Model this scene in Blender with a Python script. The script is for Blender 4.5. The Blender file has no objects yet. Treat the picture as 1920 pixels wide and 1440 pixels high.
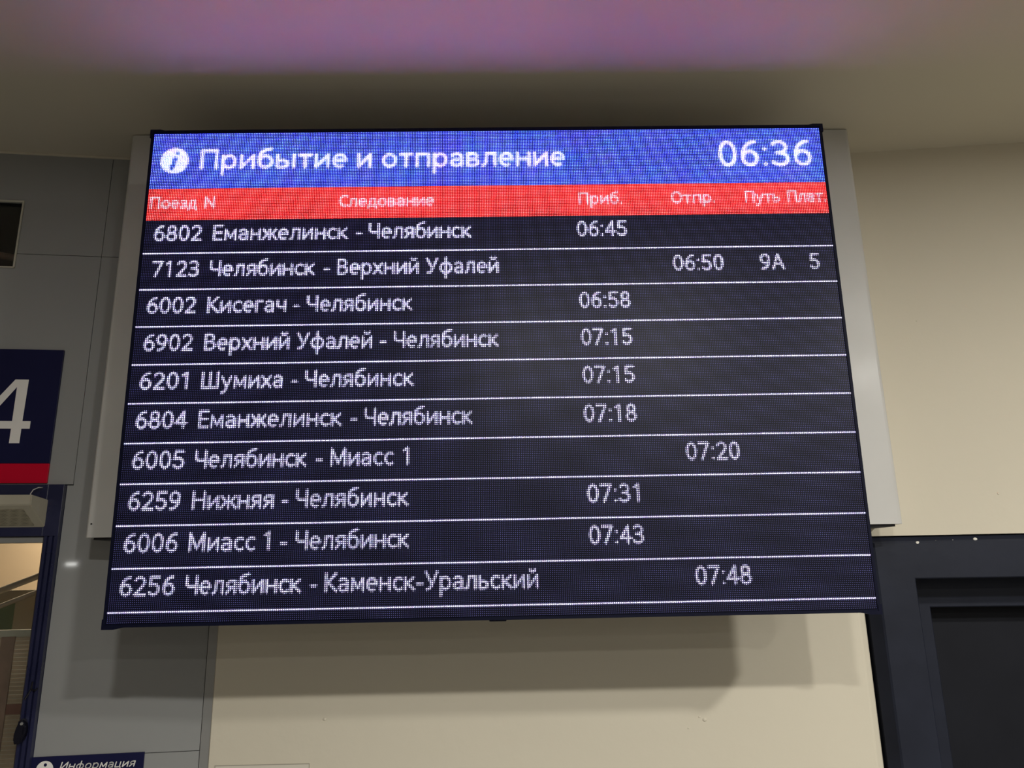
import bpy, bmesh, math
import numpy as np
from mathutils import Vector, Matrix

# ------------------------------------------------------------------ scene, camera, light
S = bpy.context.scene
COL = S.collection
S.view_settings.view_transform = 'Standard'
S.view_settings.look = 'None'
S.view_settings.gamma = 1.0
S.view_settings.use_curve_mapping = False
S.view_settings.exposure = 0.0

cam = bpy.data.cameras.new('camera')
cam.sensor_width = 36.0
cam.lens = 1387.0 / 1920.0 * 36.0
cam.clip_start = 0.05
cam_ob = bpy.data.objects.new('camera', cam)
COL.objects.link(cam_ob)
R = ((0.9998, -0.0139, 0.0163), (-0.0125, 0.2383, 0.9711), (-0.0173, -0.9711, 0.2381))
M = Matrix([[R[i][0], -R[i][1], -R[i][2]] for i in range(3)])
cam_ob.matrix_world = Matrix.Translation((0, 0, 2.1)) @ M.to_4x4()
S.camera = cam_ob

world = bpy.data.worlds.new('world')
S.world = world
world.use_nodes = True
world.node_tree.nodes['Background'].inputs[0].default_value = (0.9, 0.85, 0.75, 1)
world.node_tree.nodes['Background'].inputs[1].default_value = 0.02

CEIL = 3.56


def area(name, loc, size, power, color=(1.0, 0.975, 0.915), shape='DISK', size_y=None, rot=(0, 0, 0)):
    l = bpy.data.lights.new(name, 'AREA')
    l.shape = shape
    l.size = size
    if size_y:
        l.size_y = size_y
    l.energy = power
    l.color = color
    o = bpy.data.objects.new(name, l)
    COL.objects.link(o)
    o.location = loc
    o.rotation_euler = rot
    return o


# the two ceiling downlights just behind the photographer, and the row running away down the hall
area('downlight', (0.16, -1.00, CEIL - 0.03), 0.16, 54)
area('downlight', (1.10, -0.92, CEIL - 0.03), 0.16, 58)
area('downlight', (2.75, -0.35, CEIL - 0.03), 0.25, 98)
area('downlight', (2.90, -3.60, CEIL - 0.03), 0.25, 70)
area('downlight', (3.15, -6.60, CEIL - 0.03), 0.25, 70)
area('downlight', (3.40, -9.60, CEIL - 0.03), 0.25, 70)
area('downlight', (3.65, -12.60, CEIL - 0.03), 0.25, 70)
# small bright fitting far down the hall that glints in the glossy grey panels
area('hall_fitting', (-4.96, -10.6, 2.262), 0.18, 1.8, (1, 1, 0.95), 'RECTANGLE', 0.045, (math.radians(90), 0, 0))
# lamp of the room behind the glazed door
area('back_room_lamp', (-1.9, 3.5, 2.66), 0.5, 15, (1.0, 0.82, 0.6))


# ------------------------------------------------------------------ materials
def new_mat(name):
    m = bpy.data.materials.new(name)
    m.use_nodes = True
    return m, m.node_tree.nodes, m.node_tree.links, m.node_tree.nodes['Principled BSDF']


def mat(name, col, rough=0.6, metal=0.0, spec=0.5, var=0.06, scale=6.0, bump=0.0, bscale=60.0,
        coat=0.0, coat_rough=0.05, rough_var=0.0):
    m, n, l, p = new_mat(name)
    tc = n.new('ShaderNodeTexCoord')
    nz = n.new('ShaderNodeTexNoise')
    nz.inputs['Scale'].default_value = scale
    nz.inputs['Detail'].default_value = 5
    l.new(tc.outputs['Object'], nz.inputs['Vector'])
    rmp = n.new('ShaderNodeMapRange')
    rmp.inputs['From Min'].default_value = 0.3
    rmp.inputs['From Max'].default_value = 0.7
    rmp.inputs['To Min'].default_value = 1 - var
    rmp.inputs['To Max'].default_value = 1 + var
    l.new(nz.outputs[0], rmp.inputs['Value'])
    mul = n.new('ShaderNodeVectorMath')
    mul.operation = 'SCALE'
    mul.inputs[0].default_value = col
    l.new(rmp.outputs[0], mul.inputs['Scale'])
    l.new(mul.outputs[0], p.inputs['Base Color'])
    p.inputs['Roughness'].default_value = rough
    p.inputs['Metallic'].default_value = metal
    p.inputs['Specular IOR Level'].default_value = spec
    p.inputs['Coat Weight'].default_value = coat
    p.inputs['Coat Roughness'].default_value = coat_rough
    if rough_var:
        r2 = n.new('ShaderNodeMapRange')
        r2.inputs['From Min'].default_value = 0.35
        r2.inputs['From Max'].default_value = 0.65
        r2.inputs['To Min'].default_value = rough - rough_var
        r2.inputs['To Max'].default_value = rough + rough_var
        l.new(nz.outputs[0], r2.inputs['Value'])
        l.new(r2.outputs[0], p.inputs['Roughness'])
    if bump:
        nb = n.new('ShaderNodeTexNoise')
        nb.inputs['Scale'].default_value = bscale
        nb.inputs['Detail'].default_value = 4
        l.new(tc.outputs['Object'], nb.inputs['Vector'])
        b = n.new('ShaderNodeBump')
        b.inputs['Strength'].default_value = bump
        b.inputs['Distance'].default_value = 0.01
        l.new(nb.outputs[0], b.inputs['Height'])
        l.new(b.outputs[0], p.inputs['Normal'])
    return m


CREAM = (0.70, 0.645, 0.52)
M_cream = mat('cream_paint', CREAM, 0.7, spec=0.25, var=0.025, scale=1.2, bump=0.12, bscale=18)
M_ceil = mat('ceiling_paint', (0.67, 0.62, 0.50), 0.75, spec=0.2, var=0.03, scale=0.9, bump=0.06, bscale=14)
M_panel = mat('grey_laminate', (0.31, 0.315, 0.31), 0.45, spec=0.3, var=0.05, scale=1.5, coat=0.35, coat_rough=0.04)
M_back = mat('dark_backing', (0.03, 0.03, 0.032), 0.9)
M_alu = mat('aluminium_trim', (0.42, 0.42, 0.41), 0.38, metal=0.6, var=0.05)
M_navy = mat('navy_frame_paint', (0.016, 0.018, 0.055), 0.32, var=0.12, scale=9, rough_var=0.1)
M_char = mat('charcoal_frame_paint', (0.018, 0.021, 0.034), 0.45, spec=0.2, var=0.14, scale=7, bump=0.05, bscale=30)
M_leaf = mat('charcoal_door_leaf', (0.012, 0.013, 0.018), 0.55, spec=0.15, var=0.12, scale=5)
M_box = mat('white_powder_coat', (0.60, 0.59, 0.56), 0.40, spec=0.4, var=0.05, scale=4, rough_var=0.08, bump=0.02, bscale=25)
M_cab = mat('black_blue_cabinet', (0.004, 0.005, 0.018), 0.55, spec=0.12, var=0.1)
M_steel = mat('dark_steel', (0.06, 0.06, 0.065), 0.5, metal=0.8)
M_sign = mat('sign_navy_vinyl', (0.009, 0.010, 0.050), 0.45, spec=0.2, var=0.06)
M_red = mat('sign_red_vinyl', (0.60, 0.003, 0.028), 0.45, spec=0.15, var=0.05)
M_white = mat('sign_white_vinyl', (0.88, 0.86, 0.82), 0.5, var=0.04)
M_speaker = mat('beige_plastic', (0.40, 0.37, 0.29), 0.5, var=0.05)
M_wire = mat('white_wire', (0.6, 0.58, 0.52), 0.5)
M_floor = mat('floor_stone', (0.23, 0.22, 0.20), 0.35, var=0.1, scale=2)
M_hall = mat('hall_paint', (0.36, 0.34, 0.30), 0.8)
M_beige = mat('back_room_beige', (0.62, 0.50, 0.36), 0.8, var=0.05, scale=2)
M_board = mat('grey_green_board', (0.42, 0.40, 0.32), 0.6, var=0.08)
M_green = mat('green_poster', (0.16, 0.24, 0.17), 0.5)
M_slat = mat('brown_slat', (0.42, 0.33, 0.23), 0.55, var=0.2, scale=12)
M_rail = mat('pale_rail', (0.40, 0.38, 0.33), 0.4)
M_knob = mat('black_plastic', (0.006, 0.006, 0.012), 0.25)
M_speck = mat('white_paint_drip', (0.75, 0.73, 0.66), 0.6)
M_dark = mat('dark_void_lining', (0.020, 0.014, 0.018), 0.8, var=0.2)
M_duct = mat('rusty_duct', (0.26, 0.17, 0.12), 0.6, var=0.3, scale=8)
M_paper = mat('paper_sheet', (0.71, 0.665, 0.565), 0.6, var=0.02)
M_paper_edge = mat('paper_edge', (0.40, 0.37, 0.31), 0.6)

mg, n, l, p = new_mat('clear_glass')
p.inputs['Base Color'].default_value = (0.9, 0.93, 0.92, 1)
p.inputs['Transmission Weight'].default_value = 1.0
p.inputs['Roughness'].default_value = 0.02
p.inputs['IOR'].default_value = 1.45
M_glass = mg

# perforated speaker grille
mg, n, l, p = new_mat('perforated_grille')
tc = n.new('ShaderNodeTexCoord')
vo = n.new('ShaderNodeTexVoronoi')
vo.inputs['Scale'].default_value = 260
vo.inputs['Randomness'].default_value = 0.0
l.new(tc.outputs['Object'], vo.inputs['Vector'])
cr = n.new('ShaderNodeValToRGB')
cr.color_ramp.elements[0].position = 0.28
cr.color_ramp.elements[0].color = (0.05, 0.045, 0.03, 1)
cr.color_ramp.elements[1].position = 0.42
cr.color_ramp.elements[1].color = (0.32, 0.29, 0.21, 1)
l.new(vo.outputs['Distance'], cr.inputs[0])
l.new(cr.outputs[0], p.inputs['Base Color'])
p.inputs['Roughness'].default_value = 0.6
M_grille = mg

# the LED matrix: every face of the mesh is one pixel cell of 5 mm, its light colour is data on the face
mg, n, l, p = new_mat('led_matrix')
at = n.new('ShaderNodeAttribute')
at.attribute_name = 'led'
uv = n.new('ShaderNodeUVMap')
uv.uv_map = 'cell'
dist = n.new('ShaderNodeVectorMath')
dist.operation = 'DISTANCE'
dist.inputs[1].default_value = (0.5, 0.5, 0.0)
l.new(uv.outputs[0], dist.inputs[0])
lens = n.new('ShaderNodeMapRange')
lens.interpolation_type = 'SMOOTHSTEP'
for k, v in (('From Min', 0.05), ('From Max', 0.19), ('To Min', 1.0), ('To Max', 0.0035)):  # nonzero floor paints the halo around lit diodes into the emission between them
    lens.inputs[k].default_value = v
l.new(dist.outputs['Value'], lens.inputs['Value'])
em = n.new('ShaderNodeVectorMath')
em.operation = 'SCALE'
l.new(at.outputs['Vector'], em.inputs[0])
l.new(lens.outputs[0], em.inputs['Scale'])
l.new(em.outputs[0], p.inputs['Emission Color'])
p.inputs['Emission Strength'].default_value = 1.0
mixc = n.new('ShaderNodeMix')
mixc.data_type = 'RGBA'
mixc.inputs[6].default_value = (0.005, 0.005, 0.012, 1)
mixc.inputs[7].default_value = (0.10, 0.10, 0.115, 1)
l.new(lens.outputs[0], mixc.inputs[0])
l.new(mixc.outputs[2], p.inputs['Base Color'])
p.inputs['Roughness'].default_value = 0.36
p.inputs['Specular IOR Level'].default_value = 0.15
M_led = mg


# ------------------------------------------------------------------ mesh helpers
class Frame:
    """a wall plane: u runs along world x, d comes out of the wall towards the hall"""
    def __init__(s, x0, y0, slope):
        s.x0, s.y0, s.k = x0, y0, slope
        q = math.sqrt(1 + slope * slope)
        s.n = (slope / q, -1 / q)

    def __call__(s, u, d, z):
        return Vector((u + s.n[0] * d, s.y0 + s.k * (u - s.x0) + s.n[1] * d, z))


LW = Frame(-1.33, 2.431, 0.122)     # left wall, grey panels
MW = Frame(0.0, 2.475, 0.0)         # cream wall behind the board
RW = Frame(1.33, 2.442, -0.105)     # right wall with the dark door


def prism(bm, F, poly_uz, d0, d1):
    """polygon in (u,z) extruded from d0 to d1"""
    a = [bm.verts.new(F(u, d0, z)) for u, z in poly_uz]
    b = [bm.verts.new(F(u, d1, z)) for u, z in poly_uz]
    k = len(a)
    fs = [bm.faces.new(a), bm.faces.new(b[::-1])]
    for i in range(k):
        fs.append(bm.faces.new((a[i], b[i], b[(i + 1) % k], a[(i + 1) % k])))
    return fs


def box(bm, F, u0, u1, d0, d1, z0, z1, bev=0.0):
    t = bmesh.new()
    prism(t, F, [(u0, z0), (u1, z0), (u1, z1), (u0, z1)], d0, d1)
    if bev:
        bmesh.ops.recalc_face_normals(t, faces=t.faces)
        bmesh.ops.bevel(t, geom=t.edges[:], offset=bev, segments=2, profile=0.5, affect='EDGES')
    me = bpy.data.meshes.new('tmp')
    t.to_mesh(me)
    t.free()
    bm.from_mesh(me)
    bpy.data.meshes.remove(me)


def tube(bm, pts, r, seg=8):
    pts = [Vector(q) for q in pts]
    rings = []
    for i, c in enumerate(pts):
        a = pts[max(i - 1, 0)]
        b = pts[min(i + 1, len(pts) - 1)]
        t = (b - a).normalized()
        x = t.orthogonal().normalized()
        if rings:
            x = (px - t * px.dot(t)).normalized()
        px = x
        y = t.cross(x)
        rings.append([bm.verts.new(c + (x * math.cos(2 * math.pi * k / seg) + y * math.sin(2 * math.pi * k / seg)) * r)
                      for k in range(seg)])
    for A, B in zip(rings, rings[1:]):
        for k in range(seg):
            bm.faces.new((A[k], A[(k + 1) % seg], B[(k + 1) % seg], B[k]))
    bm.faces.new(rings[0][::-1])
    bm.faces.new(rings[-1])


def obj(name, bm, m, parent=None, smooth=False):
    bmesh.ops.recalc_face_normals(bm, faces=bm.faces)
    me = bpy.data.meshes.new(name)
    bm.to_mesh(me)
    bm.free()
    me.materials.append(m)
    if smooth:
        for f in me.polygons:
            f.use_smooth = True
    o = bpy.data.objects.new(name, me)
    COL.objects.link(o)
    if parent:
        o.parent = parent
        o.matrix_parent_inverse = parent.matrix_world.inverted()
    return o


def thing(name, label, cat, loc, group=None):
    o = bpy.data.objects.new(name, None)
    o.empty_display_size = 0.1
    COL.objects.link(o)
    o.location = loc
    bpy.context.view_layer.update()
    o['label'] = label
    o['category'] = cat
    if group:
        o['group'] = group
    return o


def struct(o, label=None):
    o['kind'] = 'structure'
    if label:
        o['label'] = label
    return o


def B(name, m, parent, F, *a, **k):
    bm = bmesh.new()
    box(bm, F, *a, **k)
    return obj(name, bm, m, parent)


# ------------------------------------------------------------------ stroke lettering (own alphabet)
def E_(cx, cy, rx, ry, a0=0, a1=360, n=20):
    return [(cx + rx * math.cos(math.radians(a0 + (a1 - a0) * i / n)),
             cy + ry * math.sin(math.radians(a0 + (a1 - a0) * i / n))) for i in range(n + 1)]


b_, t_, m_ = 0.6, 9.4, 6.7
G = {
    '0': (6.2, [E_(3.1, 5, 2.4, 4.4)]),
    '1': (6.2, [[(1.3, 8.0), (3.3, t_), (3.3, b_)]]),
    '2': (6.2, [[*E_(2.9, 7.0, 2.3, 2.4, 155, -25), (4.2, 4.7), (0.7, b_), (5.7, b_)]]),
    '3': (6.2, [[*E_(2.7, 7.25, 2.3, 2.15, 145, -90), (1.9, 5.1)], E_(2.7, 2.85, 2.7, 2.25, 90, -145)]),
    '4': (6.2, [[(4.4, b_), (4.4, t_), (0.4, 3.0), (6.0, 3.0)]]),
    '5': (6.2, [[(5.3, t_), (1.3, t_), (1.0, 5.4), *E_(2.8, 3.2, 2.5, 2.6, 110, -145)]]),
    '6': (6.2, [E_(3.2, 3.2, 2.3, 2.6), [*E_(4.9, 3.8, 4.0, 5.6, 88, 180)]]),
    '7': (6.2, [[(0.5, t_), (5.6, t_), (2.0, b_)]]),
    '8': (6.2, [E_(3.1, 7.3, 2.0, 2.1), E_(3.1, 2.85, 2.4, 2.25)]),
    '9': (6.2, [E_(3.0, 6.8, 2.3, 2.6), [*E_(1.3, 6.2, 4.0, 5.6, 0, -92)]]),
    ':': (2.2, [[(1.1, 0.9), (1.15, 0.9)], [(1.1, 6.6), (1.15, 6.6)]]),
    '.': (1.8, [[(0.9, 0.8), (0.95, 0.8)]]),
    '-': (3.6, [[(0.5, 3.5), (3.1, 3.5)]]),
    ' ': (2.4, []),
    'А': (6.8, [[(0.4, b_), (3.4, t_), (6.4, b_)], [(1.5, 3.5), (5.3, 3.5)]]),
    'В': (6.2, [[(0.8, b_), (0.8, t_), (2.8, t_), *E_(2.8, 7.3, 2.2, 2.1, 90, -90), (0.8, 5.2)],
                [(2.8, 5.2), *E_(3.0, 2.9, 2.5, 2.3, 90, -90), (0.8, b_)]]),
    'Е': (5.2, [[(4.9, t_), (0.8, t_), (0.8, b_), (4.9, b_)], [(0.8, 5.1), (4.6, 5.1)]]),
    'И': (7.0, [[(0.8, t_), (0.8, b_), (6.2, t_), (6.2, b_)]]),
    'К': (6.0, [[(0.8, b_), (0.8, t_)], [(5.5, t_), (1.8, 5.1), (5.8, b_)], [(0.8, 5.1), (1.8, 5.1)]]),
    'М': (8.2, [[(0.8, b_), (0.8, t_), (4.1, 1.6), (7.4, t_), (7.4, b_)]]),
    'Н': (7.0, [[(0.8, b_), (0.8, t_)], [(6.2, b_), (6.2, t_)], [(0.8, 5.1), (6.2, 5.1)]]),
    'N': (7.0, [[(0.8, b_), (0.8, t_), (6.2, b_), (6.2, t_)]]),
    'О': (7.4, [E_(3.7, 5, 3.1, 4.4)]),
    'П': (7.0, [[(0.8, b_), (0.8, t_), (6.2, t_), (6.2, b_)]]),
    'С': (5.8, [E_(4.0, 5, 3.3, 4.4, 60, 300)]),
    'У': (6.2, [[(0.4, t_), (3.3, 3.2)], [(5.9, t_), (3.0, 2.0), (2.1, 0.9), (0.9, b_)]]),
    'Ч': (6.4, [[(0.7, t_), (0.7, 6.2), *E_(2.5, 6.0, 1.8, 1.8, 180, 270, 6), (5.6, 4.2)], [(5.6, t_), (5.6, b_)]]),
    'Ш': (9.4, [[(0.8, t_), (0.8, b_), (8.6, b_), (8.6, t_)], [(4.7, t_), (4.7, b_)]]),
    'а': (5.2, [[*E_(2.4, 4.7, 2.0, 2.0, 140, 0), (4.4, b_)], [(4.4, 3.9), (2.6, 3.8), *E_(2.3, 2.2, 1.7, 1.6, 95, 270), (3.4, 0.9), (4.4, 2.0)]]),
    'б': (5.8, [E_(2.9, 3.5, 2.3, 2.9), [(0.6, 3.6), (0.7, 6.2), (1.3, 8.3), (2.6, 9.4), (4.9, 10.1)]]),
    'в': (5.2, [[(0.7, b_), (0.7, m_), (2.5, m_), *E_(2.5, 5.25, 1.6, 1.45, 90, -90), (0.7, 3.8)],
                [(2.5, 3.8), *E_(2.7, 2.2, 1.8, 1.6, 90, -90), (0.7, b_)]]),
    'г': (4.0, [[(0.7, b_), (0.7, m_), (3.7, m_)]]),
    'д': (5.8, [[(0.3, -1.2), (0.3, b_), (5.5, b_), (5.5, -1.2)], [(1.1, b_), (1.9, m_), (4.7, m_), (4.7, b_)]]),
    'е': (5.4, [E_(2.7, 3.65, 2.2, 3.05, 0, 296), [(0.6, 3.8), (4.9, 3.8)]]),
    'ж': (7.4, [[(3.7, b_), (3.7, m_)], [(0.4, m_), (2.5, 3.8), (0.2, b_)], [(7.0, m_), (4.9, 3.8), (7.2, b_)], [(2.5, 3.8), (4.9, 3.8)]]),
    'з': (4.6, [[*E_(2.1, 5.2, 1.8, 1.5, 145, -90), (1.6, 3.8)], E_(2.1, 2.2, 2.1, 1.6, 90, -145)]),
    'и': (5.8, [[(0.7, m_), (0.7, b_), (5.1, m_), (5.1, b_)]]),
    'й': (5.8, [[(0.7, m_), (0.7, b_), (5.1, m_), (5.1, b_)], E_(2.9, 9.6, 1.2, 0.9, 180, 360, 6)]),
    'к': (5.0, [[(0.7, b_), (0.7, m_)], [(4.6, m_), (1.6, 3.8), (4.9, b_)], [(0.7, 3.8), (1.6, 3.8)]]),
    'л': (5.6, [[(0.2, b_), (1.0, 0.9), (1.5, 2.6), (1.8, m_), (4.9, m_), (4.9, b_)]]),
    'м': (6.8, [[(0.7, b_), (0.9, m_), (3.4, 1.8), (5.9, m_), (6.1, b_)]]),
    'н': (5.8, [[(0.7, b_), (0.7, m_)], [(5.1, b_), (5.1, m_)], [(0.7, 3.8), (5.1, 3.8)]]),
    'о': (5.8, [E_(2.9, 3.65, 2.3, 3.05)]),
    'п': (5.8, [[(0.7, b_), (0.7, m_), (5.1, m_), (5.1, b_)]]),
    'р': (5.8, [[(0.7, -2.6), (0.7, m_)], E_(2.9, 3.65, 2.2, 3.05)]),
    'с': (4.6, [E_(2.9, 3.65, 2.3, 3.05, 55, 305)]),
    'т': (5.0, [[(0.4, m_), (4.6, m_)], [(2.5, m_), (2.5, b_)]]),
    'у': (5.4, [[(0.4, m_), (2.8, 1.0)], [(5.0, m_), (2.4, -0.8), (1.6, -2.1), (0.5, -2.3)]]),
    'ф': (7.4, [[(3.7, -2.6), (3.7, 9.8)], E_(3.7, 3.65, 3.0, 3.05)]),
    'х': (5.0, [[(0.4, m_), (4.6, b_)], [(4.6, m_), (0.4, b_)]]),
    'ц': (6.0, [[(0.7, m_), (0.7, b_), (5.6, b_), (5.7, -1.2)], [(4.8, m_), (4.8, b_)]]),
    'ч': (5.4, [[(0.7, m_), (0.7, 4.5), *E_(2.0, 4.5, 1.3, 1.3, 180, 270, 5), (4.7, 3.2)], [(4.7, m_), (4.7, b_)]]),
    'ы': (7.4, [[(0.7, m_), (0.7, b_), (2.6, b_), *E_(2.6, 2.3, 1.8, 1.7, -90, 90), (0.7, 4.0)], [(6.6, m_), (6.6, b_)]]),
    'ь': (5.0, [[(0.7, m_), (0.7, b_), (2.6, b_), *E_(2.6, 2.3, 1.8, 1.7, -90, 90), (0.7, 4.0)]]),
    'я': (5.2, [[(4.5, b_), (4.5, m_), (2.4, m_), *E_(2.4, 5.1, 1.7, 1.6, 90, 270), (4.5, 3.5)], [(2.6, 3.5), (0.5, b_)]]),
}


def layout(text, gap=0.9):
    """strokes of a text in font units, and its ink width"""
    x = 0
    out = []
    for ch in text:
        w, paths = G[ch]
        for q in paths:
            out.append([(x + a, c) for a, c in q])
        x += w + gap
    xs = [a for q in out for a, c in q]
    x0, x1 = min(xs) - 0.6, max(xs) + 0.6
    return [[(a - x0, c) for a, c in q] for q in out], x1 - x0


# ------------------------------------------------------------------ what the LED board shows
NX, NY = 400, 280
PITCH = 0.005
WHITE = np.array((50.0, 45.0, 84.0))
BLUE = np.array((2.0, 2.9, 36.0))
RED = np.array((70.0, 1.6, 1.6))
HEADW = np.array((70.0, 66.0, 130.0))
DIM = np.array((0.15, 0.15, 0.55))
led = np.zeros((NY, NX, 3))
led[:] = DIM
led[0:36] = BLUE
led[36:56] = RED
yy, xx = np.mgrid[0:NY, 0:NX] + 0.5


def cover(paths, th, x_lo, x_hi, y_lo, y_hi):
    """how much of each cell the strokes cover; th = stroke width in cells"""
    i0, i1 = max(0, int(y_lo) - 2), min(NY, int(y_hi) + 3)
    j0, j1 = max(0, int(x_lo) - 2), min(NX, int(x_hi) + 3)
    X, Y = xx[i0:i1, j0:j1], yy[i0:i1, j0:j1]
    D = np.full(X.shape, 1e9)
    for q in paths:
        for (ax, ay), (bx, by) in zip(q, q[1:]):
            vx, vy = bx - ax, by - ay
            L2 = vx * vx + vy * vy + 1e-9
            t = np.clip(((X - ax) * vx + (Y - ay) * vy) / L2, 0, 1)
            D = np.minimum(D, np.hypot(X - ax - t * vx, Y - ay - t * vy))
    return (slice(i0, i1), slice(j0, j1)), np.clip(0.5 + th / 2 - D, 0, 1) ** 2.6


def write(text, x0, x1, base, top, th, col):
    x0, x1 = x0 + 0.8, x1 + (0.7 if base - top > 11 else 0.25)
    ps, w = layout(text)
    sx = (x1 - x0) / w
    sy = (base - top) / 10.0
    ps = [[(x0 + a * sx, base - c * sy) for a, c in q] for q in ps]
    sl, c = cover(ps, th, x0, x1, top - 3, base + 4)
    c = c[..., None]
    led[sl] = led[sl] * (1 - c) + np.asarray(col) * c


write('Прибытие', 27.8, 114.9, 23.4, 10.7, 2.0, HEADW)
write('и', 120.7, 129.2, 23.4, 10.7, 2.0, HEADW)
write('отправление', 135.3, 244.4, 23.5, 10.8, 2.0, HEADW)
write('06:36', 336.6, 392.8, 25.2, 8.0, 2.3, HEADW)
# round information mark with a blue i
ci = np.clip(0.5 + 8.1 - np.hypot(xx - 13.4, yy - 17.8), 0, 1)[..., None]
led[:] = led * (1 - ci) + HEADW * ci
for q, th in (([(14.9, 12.6), (14.8, 12.9)], 3.0), ([(13.8, 16.6), (12.1, 22.6)], 3.2), ([(12.2, 16.4), (13.7, 16.4)], 1.0),
              ([(12.0, 22.7), (13.6, 22.7)], 1.0)):
    sl, c = cover([q], th, 8, 20, 10, 25)
    c = c[..., None]
    led[sl] = led[sl] * (1 - c) + BLUE * c
HC = (72.0, 28.0, 40.0)
for s, a, c in (('Поезд', 0.8, 28.6), ('N', 32.4, 38.9), ('Следование', 110.8, 166.9), ('Приб.', 251.6, 277.8),
                ('Отпр.', 306.3, 332.8), ('Путь', 350.3, 371.4), ('Плат.', 375.6, 398.9)):
    write(s, a, c, 48.5, 41.1, 1.35, HC)
rows = [
    (('6802', 4.9, 32.9), ('Еманжелинск', 38.7, 117.1), ('-', 121.2, 125.2), ('Челябинск', 128.6, 188.7), ('06:45', 249.9, 279.4)),
    (('7123', 5.4, 32.7), ('Челябинск', 38.2, 98.9), ('-', 103.3, 107.3), ('Верхний', 111.1, 158.3), ('Уфалей', 162.0, 204.2),
     ('06:50', 304.8, 334.6), ('9А', 355.4, 370.1), ('5', 384.6, 390.4)),
    (('6002', 4.8, 32.8), ('Кисегач', 38.5, 83.6), ('-', 87.0, 91.0), ('Челябинск', 94.7, 155.0), ('06:58', 249.7, 279.2)),
    (('6902', 4.9, 32.7), ('Верхний', 38.5, 86.4), ('Уфалей', 90.0, 132.7), ('-', 136.6, 140.6), ('Челябинск', 144.2, 203.6), ('07:15', 249.8, 279.0)),
    (('6201', 4.8, 31.5), ('Шумиха', 38.5, 83.8), ('-', 88.0, 92.0), ('Челябинск', 95.6, 156.2), ('07:15', 249.8, 279.2)),
    (('6804', 4.7, 33.1), ('Еманжелинск', 38.5, 117.1), ('-', 121.4, 125.4), ('Челябинск', 129.0, 188.7), ('07:18', 249.6, 279.2)),
    (('6005', 4.8, 33.0), ('Челябинск', 38.2, 98.9), ('-', 103.4, 107.4), ('Миасс', 111.2, 145.9), ('1', 150.4, 154.0), ('07:20', 304.7, 334.6)),
    (('6259', 4.8, 32.7), ('Нижняя', 38.4, 82.3), ('-', 86.0, 90.0), ('Челябинск', 93.6, 154.2), ('07:31', 249.8, 278.3)),
    (('6006', 4.6, 33.0), ('Миасс', 38.3, 73.9), ('1', 77.8, 81.4), ('-', 86.4, 90.4), ('Челябинск', 94.4, 154.8), ('07:43', 249.9, 279.5)),
    (('6256', 4.6, 33.2), ('Челябинск', 38.3, 98.9), ('-', 103.0, 107.0), ('Каменск-Уральский', 110.6, 222.8), ('07:48', 305.1, 335.1)),
]
for k, row in enumerate(rows):
    base = 68.9 + 22 * k - 0.07 * k
    for s, a, c in row:
        write(s, a, c, base, base - 9.8, 1.38, WHITE)
    led[76 + 22 * k] = WHITE * 1.25

# ------------------------------------------------------------------ the LED board
sTL = Vector((-1.0222, 1.9822, 3.3709))
ax = Vector((1.0, 0.0, 0.0010)).normalized()
ad = Vector((0.0005, 0.0182, -0.998)).normalized()
an = ax.cross(ad)          # away from the hall
if an.y < 0:
    an = -an


class BoardFrame:
    n = None

    def __call__(s, u, d, z):      # u to the right, z DOWN from the top of the lit area, d towards the hall
        return sTL + ax * u + ad * z - an * d


BF = BoardFrame()
board = thing('led_information_board', 'large lit LED train timetable board with blue and red header bands', 'departure board',
              BF(1.0, -0.06, 1.41))
# cabinet with a shallow tray edge round the display
bm = bmesh.new()
box(bm, BF, -0.008, 2.008, -0.125, -0.004, -0.010, 1.409, bev=0.003)
obj('cabinet', bm, M_cab, board)
bm = bmesh.new()
for a in ((-0.008, 0.0, -0.004, 0.002, -0.010, 1.409), (2.0, 2.008, -0.004, 0.002, -0.010, 1.409),
          (0.0, 2.0, -0.004, 0.002, -0.010, -0.001), (0.0, 2.0, -0.004, 0.002, 1.401, 1.409)):
    box(bm, BF, *a)
obj('bezel', bm, M_cab, board)
# lit matrix
gx = np.arange(NX + 1) * PITCH
gy = np.arange(NY + 1) * PITCH
GX, GY = np.meshgrid(gx, gy)
P = np.array(sTL)[None, None] + GX[..., None] * np.array(ax) + GY[..., None] * np.array(ad)
me = bpy.data.meshes.new('led_display')
idx = np.arange((NX + 1) * (NY + 1)).reshape(NY + 1, NX + 1)
quad = np.stack([idx[:-1, :-1], idx[1:, :-1], idx[1:, 1:], idx[:-1, 1:]], -1).reshape(-1, 4)
me.vertices.add(P.shape[0] * P.shape[1])
me.vertices.foreach_set('co', P.reshape(-1).astype(np.float32))
me.loops.add(quad.size)
me.loops.foreach_set('vertex_index', quad.reshape(-1).astype(np.int32))
me.polygons.add(len(quad))
me.polygons.foreach_set('loop_start', (np.arange(len(quad)) * 4).astype(np.int32))
me.update(calc_edges=True)
uvl = me.uv_layers.new(name='cell')
uvl.data.foreach_set('uv', np.tile(np.array([0, 1, 0, 0, 1, 0, 1, 1], np.float32), len(quad)))
rng = np.random.default_rng(5)
# slow tint drift of the header diodes from module to module
def drift(seed, step):
    q = np.random.default_rng(seed).normal(0, 1, (NY // step + 3, NX // step + 3))
    ii, jj = (yy - 0.5) / step, (xx - 0.5) / step
    i, j = ii.astype(int), jj.astype(int)
    fi, fj = ii - i, jj - j
    fi, fj = fi * fi * (3 - 2 * fi), fj * fj * (3 - 2 * fj)
    return (q[i, j] * (1 - fi) * (1 - fj) + q[i + 1, j] * fi * (1 - fj) + q[i, j + 1] * (1 - fi) * fj + q[i + 1, j + 1] * fi * fj)


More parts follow.
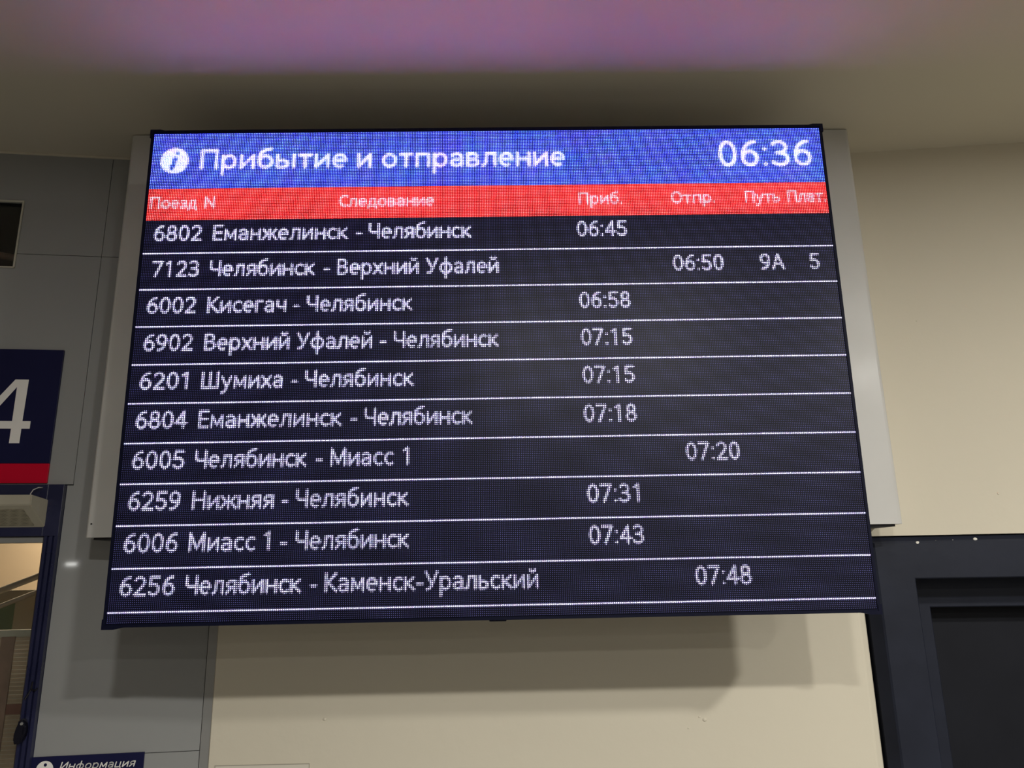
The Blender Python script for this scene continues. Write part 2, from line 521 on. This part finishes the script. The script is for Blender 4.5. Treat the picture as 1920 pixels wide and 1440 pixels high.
led[:36, :, 0] *= np.clip(1 + 0.13 * drift(1, 9)[:36], 0.3, 1.9)
led[:36, :, 1] *= np.clip(1 + 0.12 * drift(2, 9)[:36], 0.4, 1.9)
vary = rng.normal(1.0, 0.07, (NY, NX, 3)).clip(0.8, 1.2)     # small pixel to pixel spread of the diodes
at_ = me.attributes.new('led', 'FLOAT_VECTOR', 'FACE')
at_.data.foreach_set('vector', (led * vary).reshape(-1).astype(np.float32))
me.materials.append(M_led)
o = bpy.data.objects.new('led_display', me)
COL.objects.link(o)
o.parent = board
o.matrix_parent_inverse = board.matrix_world.inverted()
o['label'] = 'glowing LED timetable with white Cyrillic lettering'
# corner protectors
for (u, z, su, sz) in ((-0.011, -0.012, 1, 1), (2.011, -0.012, -1, 1), (-0.010, 1.414, 1, -1), (2.011, 1.414, -1, -1)):
    bm = bmesh.new()
    L1, L2, w = 0.050, 0.026, 0.009
    prism(bm, BF, [(u, z), (u + su * L1 * 0.6, z), (u + su * L1, z + sz * w * 0.5), (u + su * L1, z + sz * w),
                   (u + su * w, z + sz * w), (u + su * w, z + sz * L2), (u, z + sz * L2)][::1], -0.10, 0.0035)
    obj('corner_bracket', bm, M_cab, board)
bm = bmesh.new()
box(bm, BF, 0.985, 1.03, -0.06, -0.004, 1.407, 1.413, bev=0.002)
obj('latch', bm, M_cab, board)
WF = Frame(0.0, 0.0, 0.0)
for u in (-0.70, -0.25, 0.25, 0.70):
    for z in (2.45, 3.15):
        B('mounting_arm', M_steel, board, WF, u - 0.025, u + 0.025, -2.2795, -2.12, z - 0.025, z + 0.025)

# ------------------------------------------------------------------ white housing behind the board
hb = thing('equipment_housing', 'white painted metal housing box behind the timetable board, fixed to the wall', 'housing', (0, 2.38, 2.21))
bm = bmesh.new()
box(bm, WF, -1.254, 1.2275, -2.47, -2.28, 2.203, 3.556, bev=0.0)
bm.edges.ensure_lookup_table()
vert = [e for e in bm.edges if abs(e.verts[0].co.z - e.verts[1].co.z) > 1 and e.verts[0].co.y < 2.3]
bmesh.ops.bevel(bm, geom=vert, offset=0.014, segments=4, profile=0.5, affect='EDGES')
obj('body', bm, M_box, hb)
B('bottom_flange', M_steel, hb, WF, -1.235, 1.21, -2.465, -2.30, 2.196, 2.203)
for (u, z) in ((-1.236, 2.243),):
    bm = bmesh.new()
    tube(bm, [(u, 2.281, z), (u, 2.2785, z)], 0.0025, 10)
    obj('screw', bm, M_steel, hb)

# ------------------------------------------------------------------ left wall: backing, laminate panels, openings
bm = bmesh.new()
for a in ((-7, -2.6, -0.12, 0, 0, CEIL), (-2.6, -0.93, -0.12, -0.014, 3.37, CEIL),
          (-2.6, -2.2, -0.12, -0.014, 2.2, 3.37), (-2.2, -1.656, -0.12, -0.014, 2.2, 3.117),
          (-1.656, -0.93, -0.12, -0.014, 2.2, 3.37), (-1.45, -0.93, -0.12, -0.014, 0, 2.2)):
    box(bm, LW, *a)
wl = struct(obj('wall_left', bm, M_back))
wl.data.materials[0] = M_back


def panel(*boxes):
    bm = bmesh.new()
    for u0, u1, z0, z1 in boxes:
        box(bm, LW, u0, u1, -0.014, 0.0, z0, z1)
    bmesh.ops.remove_doubles(bm, verts=bm.verts, dist=1e-5)
    return obj('wall_panel', bm, M_panel, wl)


g = 0.0010
panel((-1.387 + g, -0.936, 3.173 + g, CEIL - 0.002))
panel((-1.387 + g, -0.936, 1.566 + g, 3.173 - g), (-1.4045, -1.387 + g, 1.566 + g, 2.376))
panel((-1.4045, -0.936, 0.0, 1.566 - g))
panel((-2.6, -1.387 - g, 3.368, CEIL - 0.002), (-1.658, -1.387 - g, 3.173 + g, 3.368))
panel((-2.6, -1.387 - g, 2.380, 3.119), (-1.658, -1.387 - g, 3.119, 3.173 - g))
panel((-2.6, -2.2, 3.122, 3.366))
for u in (-3.6, -4.6, -5.6, -6.6):
    bm = bmesh.new()
    box(bm, LW, u + g, u + 1.0 - g, 0.0, 0.004, 0.0, CEIL - 0.002)
    obj('wall_panel', bm, M_panel, wl)

t = B('trim_1', M_alu, None, LW, -0.934, -0.906, -0.03, 0.003, 0.0, CEIL - 0.001, bev=0.001)
struct(t)
# thin pale bead where the left wall meets the ceiling
t = B('trim_2', M_ceil, None, LW, -7.0, -0.93, -0.01, 0.006, CEIL - 0.008, CEIL - 0.001)
struct(t)

# small high opening with an aluminium frame, dark duct inside
bm = bmesh.new()
for a in ((-2.2, -1.658, 0.0, 0.006, 3.364, 3.371), (-1.6635, -1.658, 0.0, 0.006, 3.119, 3.364), (-2.2, -1.658, -0.004, 0.006, 3.119, 3.124),
          (-2.2, -2.19, 0.0, 0.008, 3.124, 3.360)):
    box(bm, LW, *a, bev=0.001)
w1 = struct(obj('window_1', bm, mat('pale_window_frame', (0.52, 0.50, 0.42), 0.45)))
B('pane', M_glass, w1, LW, -2.19, -1.6635, -0.02, -0.014, 3.124, 3.364)
bm = bmesh.new()
for a in ((-2.21, -1.65, -0.50, -0.49, 3.10, 3.38), (-2.21, -1.65, -0.49, -0.122, 3.371, 3.38), (-2.21, -1.65, -0.49, -0.122, 3.10, 3.117),
          (-1.656, -1.648, -0.49, -0.122, 3.117, 3.371), (-2.21, -2.2, -0.49, -0.122, 3.117, 3.371)):
    box(bm, LW, *a)
obj('recess_lining', bm, M_dark, w1)
bm = bmesh.new()
tube(bm, [LW(-2.05, -0.135, 3.36), LW(-1.80, -0.135, 3.22), LW(-1.70, -0.135, 3.205)], 0.012, 10)
tube(bm, [LW(-2.18, -0.16, 3.25), LW(-1.80, -0.16, 3.235), LW(-1.69, -0.16, 3.215)], 0.009, 10)
obj('duct_pipe', bm, M_duct, w1, smooth=True)

# ------------------------------------------------------------------ glazed door on the left
bm = bmesh.new()
box(bm, LW, -2.62, -1.452, -0.06, 0.018, 2.215, 2.378, bev=0.002)
box(bm, LW, -2.62, -2.56, -0.06, 0.018, 0.0, 2.215, bev=0.002)
# right jamb: an extruded profile with two grooves
prof = [(-1.452, -0.06), (-1.452, 0.010), (-1.446, 0.018), (-1.438, 0.018), (-1.4365, 0.010), (-1.433, 0.010), (-1.4315, 0.018),
        (-1.422, 0.018), (-1.4205, 0.010), (-1.417, 0.010), (-1.4155, 0.020), (-1.4055, 0.020), (-1.4055, -0.06)]
lo = [bm.verts.new(LW(u, d, 0.0)) for u, d in prof]
hi = [bm.verts.new(LW(u, d, 2.2155)) for u, d in prof]
bm.faces.new(lo)
bm.faces.new(hi[::-1])
for i in range(len(prof)):
    j = (i + 1) % len(prof)
    bm.faces.new((lo[i], hi[i], hi[j], lo[j]))
box(bm, LW, -1.452, -1.4055, -0.06, 0.020, 2.2155, 2.378, bev=0.001)
d1 = struct(obj('door_1', bm, M_navy))
B('head_strip', M_alu, d1, LW, -2.56, -1.452, -0.05, 0.004, 2.196, 2.214, bev=0.001)
B('glass', M_glass, d1, LW, -2.56, -1.452, -0.030, -0.022, 0.05, 2.196)
bm = bmesh.new()
pts = [(-1.443, 1.66), (-1.447, 1.64), (-1.449, 1.622), (-1.440, 1.612), (-1.427, 1.618), (-1.420, 1.64), (-1.421, 1.665), (-1.430, 1.684), (-1.439, 1.682)]
prism(bm, LW, pts, 0.016, 0.045)
bmesh.ops.bevel(bm, geom=bm.edges[:], offset=0.004, segments=2, affect='EDGES')
hd = obj('lock_knob', bm, M_knob, d1)
bm = bmesh.new()
tube(bm, [LW(-1.428, 0.045, 1.672), LW(-1.428, 0.049, 1.672)], 0.004, 10)
obj('lock_pin', bm, M_alu, hd)
bm = bmesh.new()
tube(bm, [LW(-1.424, 0.021, 1.785), LW(-1.425, 0.022, 1.765), LW(-1.431, 0.022, 1.752), LW(-1.440, 0.022, 1.735)], 0.0028, 6)
tube(bm, [LW(-1.426, 0.022, 1.763), LW(-1.412, 0.024, 1.760), LW(-1.407, 0.024, 1.766)], 0.0028, 6)
obj('cord', bm, M_knob, d1)

# room behind the glass
Z3 = 2.68
bm = bmesh.new()
for a in ((-5.0, -1.0, -1.56, -1.50, 0, Z3), (-5.05, -5.0, -1.56, -0.13, 0, Z3), (-1.0, -0.95, -1.56, -0.13, 0, Z3), (-5.0, -1.0, -1.56, -0.13, Z3, Z3 + .05)):
    box(bm, LW, *a)
struct(obj('wall_back_room', bm, M_beige))
pt = thing('partition', 'grey green partition board inside the room behind the glazed door', 'partition', LW(-1.9, -0.9, 0.0))
B('board', M_board, pt, LW, -3.4, -1.05, -0.92, -0.90, 0.0, 2.035)
B('poster', M_green, pt, LW, -2.20, -1.93, -0.90, -0.896, 1.86, 1.985)
bm = bmesh.new()
tube(bm, [LW(-2.5, -0.60, 1.78), LW(-1.2, -0.60, 2.30)], 0.012, 8)
tube(bm, [LW(-2.5, -0.60, 1.72), LW(-1.2, -0.60, 2.24)], 0.009, 8)
tube(bm, [LW(-1.2, -0.60, 2.30), LW(-1.2, -0.60, Z3 - 0.001)], 0.012, 8)
tube(bm, [LW(-1.2, -0.60, 2.24), LW(-1.2, -0.60, 2.30)], 0.009, 8)
r_ = obj('hanging_rail', bm, M_rail, None, smooth=True)
r_['label'] = 'pale double rail running diagonally behind the door glass'
r_['category'] = 'rail'
bl = thing('roller_blind', 'brown slatted blind low behind the glass of the left door', 'blind', LW(-1.9, -0.14, 0.0))
bm = bmesh.new()
z = 0.03
while z < 1.905:
    box(bm, LW, -2.55, -1.35, -0.146, -0.139, z, z + 0.0095)
    z += 0.0125
sl_ = obj('slat', bm, M_slat, bl)
sl_['kind'] = 'stuff'
B('head_rail', M_board, bl, LW, -2.56, -1.34, -0.155, -0.132, 1.905, 1.925)
B('side_strip', M_duct, bl, LW, -1.60, -1.56, -0.139, -0.134, 0.03, 1.905)
B('bottom_rail', M_slat, bl, LW, -2.56, -1.34, -0.155, -0.132, 0.0, 0.03)
B('red_label', mat('faded_red_tape', (0.22, 0.10, 0.07), 0.6), bl, LW, -2.5, -1.36, -0.139, -0.136, 1.67, 1.70)


# ------------------------------------------------------------------ flat lettering on signs
def lettering(bm, text, F, u0, u1, zbase, cap, th, d, slant=0.0, thick=0.0006):
    ps, w = layout(text)
    sx = (u1 - u0) / w
    sz = cap / 10.0
    r = th / 2
    for q in ps:
        q = [(u0 + (a + slant * c) * sx, zbase + c * sz) for a, c in q]
        for (a, c), (e, f) in zip(q, q[1:]):
            L = math.hypot(e - a, f - c)
            if L < 1e-6:
                continue
            nx, nz = -(f - c) / L * r, (e - a) / L * r
            bm.faces.new([bm.verts.new(F(*x)) for x in ((a + nx, d, c + nz), (a - nx, d, c - nz), (e - nx, d, f - nz), (e + nx, d, f + nz))])
        for (a, c) in q:
            bm.faces.new([bm.verts.new(F(a + r * math.cos(k * math.pi / 4), d, c + r * math.sin(k * math.pi / 4))) for k in range(8)])


# big platform number sign
sg = thing('platform_number_sign', 'dark blue wall sign with large white 4 above a red band', 'sign', LW(-1.66, 0.0, 2.383))
B('panel', M_sign, sg, LW, -1.91, -1.464, 0.0005, 0.008, 2.447, 2.829, bev=0.001)
B('red_band', M_red, sg, LW, -1.91, -1.464, 0.0005, 0.008, 2.383, 2.4465, bev=0.001)
bm = bmesh.new()
four = [(-1.5926, 2.5122), (-1.5626, 2.5122), (-1.5626, 2.5598), (-1.5367, 2.5598), (-1.5367, 2.5850), (-1.5626, 2.5850),
        (-1.5588, 2.7248), (-1.6000, 2.7248), (-1.7000, 2.5850), (-1.7000, 2.5598), (-1.5926, 2.5598)]
four = [(-1.5926, 2.5122), (-1.5615, 2.5122), (-1.5615, 2.5598), (-1.5367, 2.5598), (-1.5367, 2.5850), (-1.5615, 2.5850),
        (-1.5596, 2.7248), (-1.6005, 2.7248), (-1.7000, 2.5850), (-1.7000, 2.5598), (-1.5926, 2.5598)]
ou = [bm.verts.new(LW(u, 0.0086, z)) for u, z in four]
inn = [bm.verts.new(LW(u, 0.0086, z)) for u, z in ((-1.5926, 2.5850), (-1.5926, 2.6990), (-1.6700, 2.5850))]
# ring the counter with quads
F_ = bm.faces.new
F_((ou[0], ou[1], ou[2], ou[10]))
F_((ou[10], ou[2], ou[5], inn[0]))
F_((ou[2], ou[3], ou[4], ou[5]))
F_((inn[0], ou[5], ou[6], inn[1]))
F_((inn[1], ou[6], ou[7]))
F_((inn[1], ou[7], ou[8], inn[2]))
F_((inn[2], ou[8], ou[9], ou[10], inn[0]))
nf = obj('numeral', bm, M_white, sg)
nf['label'] = 'large white numeral 4'

# small information sign, low
sg = thing('information_sign', 'low dark sign with white round i symbol and Cyrillic word for information', 'sign', LW(-1.25, 0.0, 1.46))
B('panel', M_sign, sg, LW, -1.413, -1.092, 0.0005, 0.006, 1.475, 1.5705, bev=0.001)
bm = bmesh.new()
lettering(bm, 'Информация', LW, -1.327, -1.1175, 1.5320, 0.0225, 0.0031, 0.0066, slant=0.18)
obj('lettering', bm, M_white, sg)
bm = bmesh.new()
F_ = bm.faces.new
F_([bm.verts.new(LW(-1.367 + 0.024 * math.cos(k * math.pi / 16), 0.0066, 1.5355 + 0.024 * math.sin(k * math.pi / 16))) for k in range(32)])
ic = obj('round_symbol', bm, M_white, sg)
bm = bmesh.new()
bm.faces.new([bm.verts.new(LW(-1.366 + 0.0045 * math.cos(k * math.pi / 8), 0.0070, 1.5485 + 0.0045 * math.sin(k * math.pi / 8))) for k in range(16)])
bm.faces.new([bm.verts.new(LW(u, 0.0070, z)) for u, z in ((-1.373, 1.517), (-1.364, 1.517), (-1.361, 1.540), (-1.370, 1.540))])
obj('letter_mark', bm, M_sign, ic)

# ------------------------------------------------------------------ loudspeaker over the left door
sp = thing('wall_loudspeaker', 'beige wedge shaped loudspeaker mounted above the left door', 'loudspeaker', LW(-1.6, 0.02, 2.242))


def hexa(bm, F, a):
    v = [bm.verts.new(F(*q)) for q in a]
    for f in ((0, 1, 2, 3), (7, 6, 5, 4), (0, 4, 5, 1), (1, 5, 6, 2), (2, 6, 7, 3), (3, 7, 4, 0)):
        bm.faces.new([v[i] for i in f])


bm = bmesh.new()
hexa(bm, LW, [(-1.78, 0.018, 2.242), (-1.4475, 0.018, 2.242), (-1.4475, 0.018, 2.329), (-1.78, 0.018, 2.329),
              (-1.755, 0.088, 2.308), (-1.466, 0.088, 2.308), (-1.466, 0.088, 2.339), (-1.755, 0.088, 2.339)])
bmesh.ops.recalc_face_normals(bm, faces=bm.faces)
bmesh.ops.bevel(bm, geom=bm.edges[:], offset=0.002, segments=2, affect='EDGES')
obj('body', bm, M_speaker, sp)


def slantpt(u, t, lift):   # point on the slanted underside, t 0 at the wall, 1 at the front
    dd, zz = 0.018 + 0.070 * t, 2.242 + 0.066 * t
    return LW(u, dd + lift * 0.69, zz - lift * 0.72)


bm = bmesh.new()
c = [(-1.74, 0.12), (-1.476, 0.12), (-1.490, 0.82), (-1.73, 0.82)]
a = [bm.verts.new(slantpt(u, t, -0.001)) for u, t in c]
b = [bm.verts.new(slantpt(u, t, 0.002)) for u, t in c]
bm.faces.new(a)
bm.faces.new(b[::-1])
for i in range(4):
    bm.faces.new((a[i], b[i], b[(i + 1) % 4], a[(i + 1) % 4]))
obj('grille', bm, M_grille, sp)
bm = bmesh.new()
tube(bm, [LW(-1.487, 0.05, 2.332), LW(-1.488, 0.05, 2.345), LW(-1.484, 0.045, 2.358), LW(-1.474, 0.035, 2.366), LW(-1.468, 0.0215, 2.367)], 0.0016, 6)
obj('cable', bm, M_wire, sp, smooth=True)

# ------------------------------------------------------------------ cream wall behind the board
bm = bmesh.new()
outl = [(-0.906, -0.12), (-0.906, -0.003), (-0.903, 0.0), (1.140, 0.0), (1.148, -0.001), (1.166, -0.010), (1.172, -0.018), (1.172, -0.12)]
lo = [bm.verts.new(MW(u, d, 0.0)) for u, d in outl]
hi = [bm.verts.new(MW(u, d, CEIL)) for u, d in outl]
bm.faces.new(lo)
bm.faces.new(hi[::-1])
for i in range(len(outl)):
    j = (i + 1) % len(outl)
    bm.faces.new((lo[i], hi[i], hi[j], lo[j]))
wb = struct(obj('wall_back', bm, M_cream))
for (u, z, r) in ((-0.5563, 1.6484, 0.006), (0.6218, 1.6237, 0.007), (0.606, 1.632, 0.004), (0.57, 1.60, 0.0035)):
    bm = bmesh.new()
    bmesh.ops.create_icosphere(bm, subdivisions=2, radius=r)
    for v in bm.verts:
        v.co = Vector((v.co.x, v.co.y * 0.35, v.co.z * 0.8)) + MW(u, 0.0, z)
    obj('plaster_blister', bm, M_cream, wb, smooth=True)
pp = thing('wall_notice', 'plain pale sheet on the cream wall low under the board', 'notice', MW(-0.74, 0.0, 1.25))
B('sheet', M_paper, pp, MW, -0.8815, -0.598, 0.0002, 0.0008, 1.2215, 1.5225)
bm = bmesh.new()
for a in ((-0.8834, -0.5962, 0.0002, 0.0018, 1.5225, 1.5243), (-0.8834, -0.5962, 0.0002, 0.0018, 1.22, 1.2215),
          (-0.8834, -0.8815, 0.0002, 0.0018, 1.2215, 1.5225), (-0.598, -0.5962, 0.0002, 0.0018, 1.2215, 1.5225)):
    box(bm, MW, *a)
obj('edge_strip', bm, M_paper_edge, pp)

# ------------------------------------------------------------------ right wall and dark door
bm = bmesh.new()
box(bm, RW, 1.172, 8.0, -0.12, 0.004, 2.172, CEIL)
box(bm, RW, 2.52, 8.0, -0.12, 0.004, 0.0, 2.172)
wr = struct(obj('wall_right', bm, M_cream))
for (u, z, r) in ((1.62, 2.30, 0.004), (1.45, 2.9, 0.003)):
    bm = bmesh.new()
    bmesh.ops.create_icosphere(bm, subdivisions=2, radius=r)
    for v in bm.verts:
        v.co = Vector((v.co.x, v.co.y * 0.4, v.co.z)) + RW(u, 0.004, z)
    obj('plaster_blister', bm, M_cream, wr, smooth=True)

bm = bmesh.new()
# door casing swept round the opening: splayed outer edge, flat face, return into the opening
def casing(prof, u0, u1, ztop):
    """prof: (offset outwards from the opening, d). mitred up-over-down sweep"""
    cols = []
    for off, d in prof:
        cols.append([RW(u0 - off, d, 0.0), RW(u0 - off, d, ztop + off), RW(u1 + off, d, ztop + off), RW(u1 + off, d, 0.0)])
    V = [[bm.verts.new(q) for q in c_] for c_ in cols]
    k = len(V)
    for i in range(k):
        j = (i + 1) % k
        for s in range(3):
            bm.faces.new((V[i][s], V[j][s], V[j][s + 1], V[i][s + 1]))
    bm.faces.new([v[0] for v in V])
    bm.faces.new([v[3] for v in V][::-1])


casing([(0.0, -0.14), (0.0, 0.009), (0.003, 0.012), (0.112, 0.012), (0.118, 0.009), (0.1445, -0.022), (0.1445, -0.14)], 1.3227, 2.36, 2.036)
d2 = struct(obj('door_2', bm, M_char))
bm = bmesh.new()
casing([(-0.097, -0.25), (-0.097, -0.143), (-0.094, -0.14), (0.0, -0.14), (0.0, -0.25)], 1.3227, 2.36, 2.036)
obj('inner_jamb', bm, M_char, d2)
B('door_leaf', M_leaf, d2, RW, 1.42, 2.263, -0.28, -0.24, 0.005, 1.938, bev=0.002)
lf = B('push_bar', M_steel, d2, RW, 1.50, 2.18, -0.24, -0.20, 1.0, 1.04, bev=0.004)
for (u, z, r) in ((1.345, 2.148, 0.0065), (1.5237, 2.1562, 0.0065), (1.386, 2.152, 0.0014), (1.403, 2.153, 0.0024), (1.437, 2.153, 0.0014),
                  (1.455, 2.155, 0.0014), (1.370, 2.152, 0.001)):
    bm = bmesh.new()
    bmesh.ops.create_icosphere(bm, subdivisions=2, radius=r)
    d_ = 0.010 if z < 2.15 else 0.008
    for v in bm.verts:
        v.co = Vector((v.co.x * 1.1, v.co.y * 0.4, v.co.z * 0.8)) + RW(u, d_, z)
    obj('paint_drip', bm, M_speck, d2, smooth=True)

# ------------------------------------------------------------------ ceiling, floor and the rest of the hall
bm = bmesh.new()
box(bm, WF, -7.2, 8.2, -3.4, 16.0, CEIL, CEIL + 0.1)
struct(obj('ceiling', bm, M_ceil))
bm = bmesh.new()
box(bm, WF, -7.2, 8.2, -4.2, 16.0, -0.1, 0.0)
struct(obj('floor', bm, M_floor))
bm = bmesh.new()
box(bm, WF, -7.2, 8.2, 16.0, 16.1, 0.0, CEIL)
struct(obj('wall_rear', bm, M_hall))
bm = bmesh.new()
box(bm, WF, -7.1, -7.0, -1.75, 16.0, 0.0, CEIL)
struct(obj('wall_west', bm, M_hall))
bm = bmesh.new()
box(bm, WF, 8.0, 8.1, -1.75, 16.0, 0.0, CEIL)
struct(obj('wall_east', bm, M_hall))
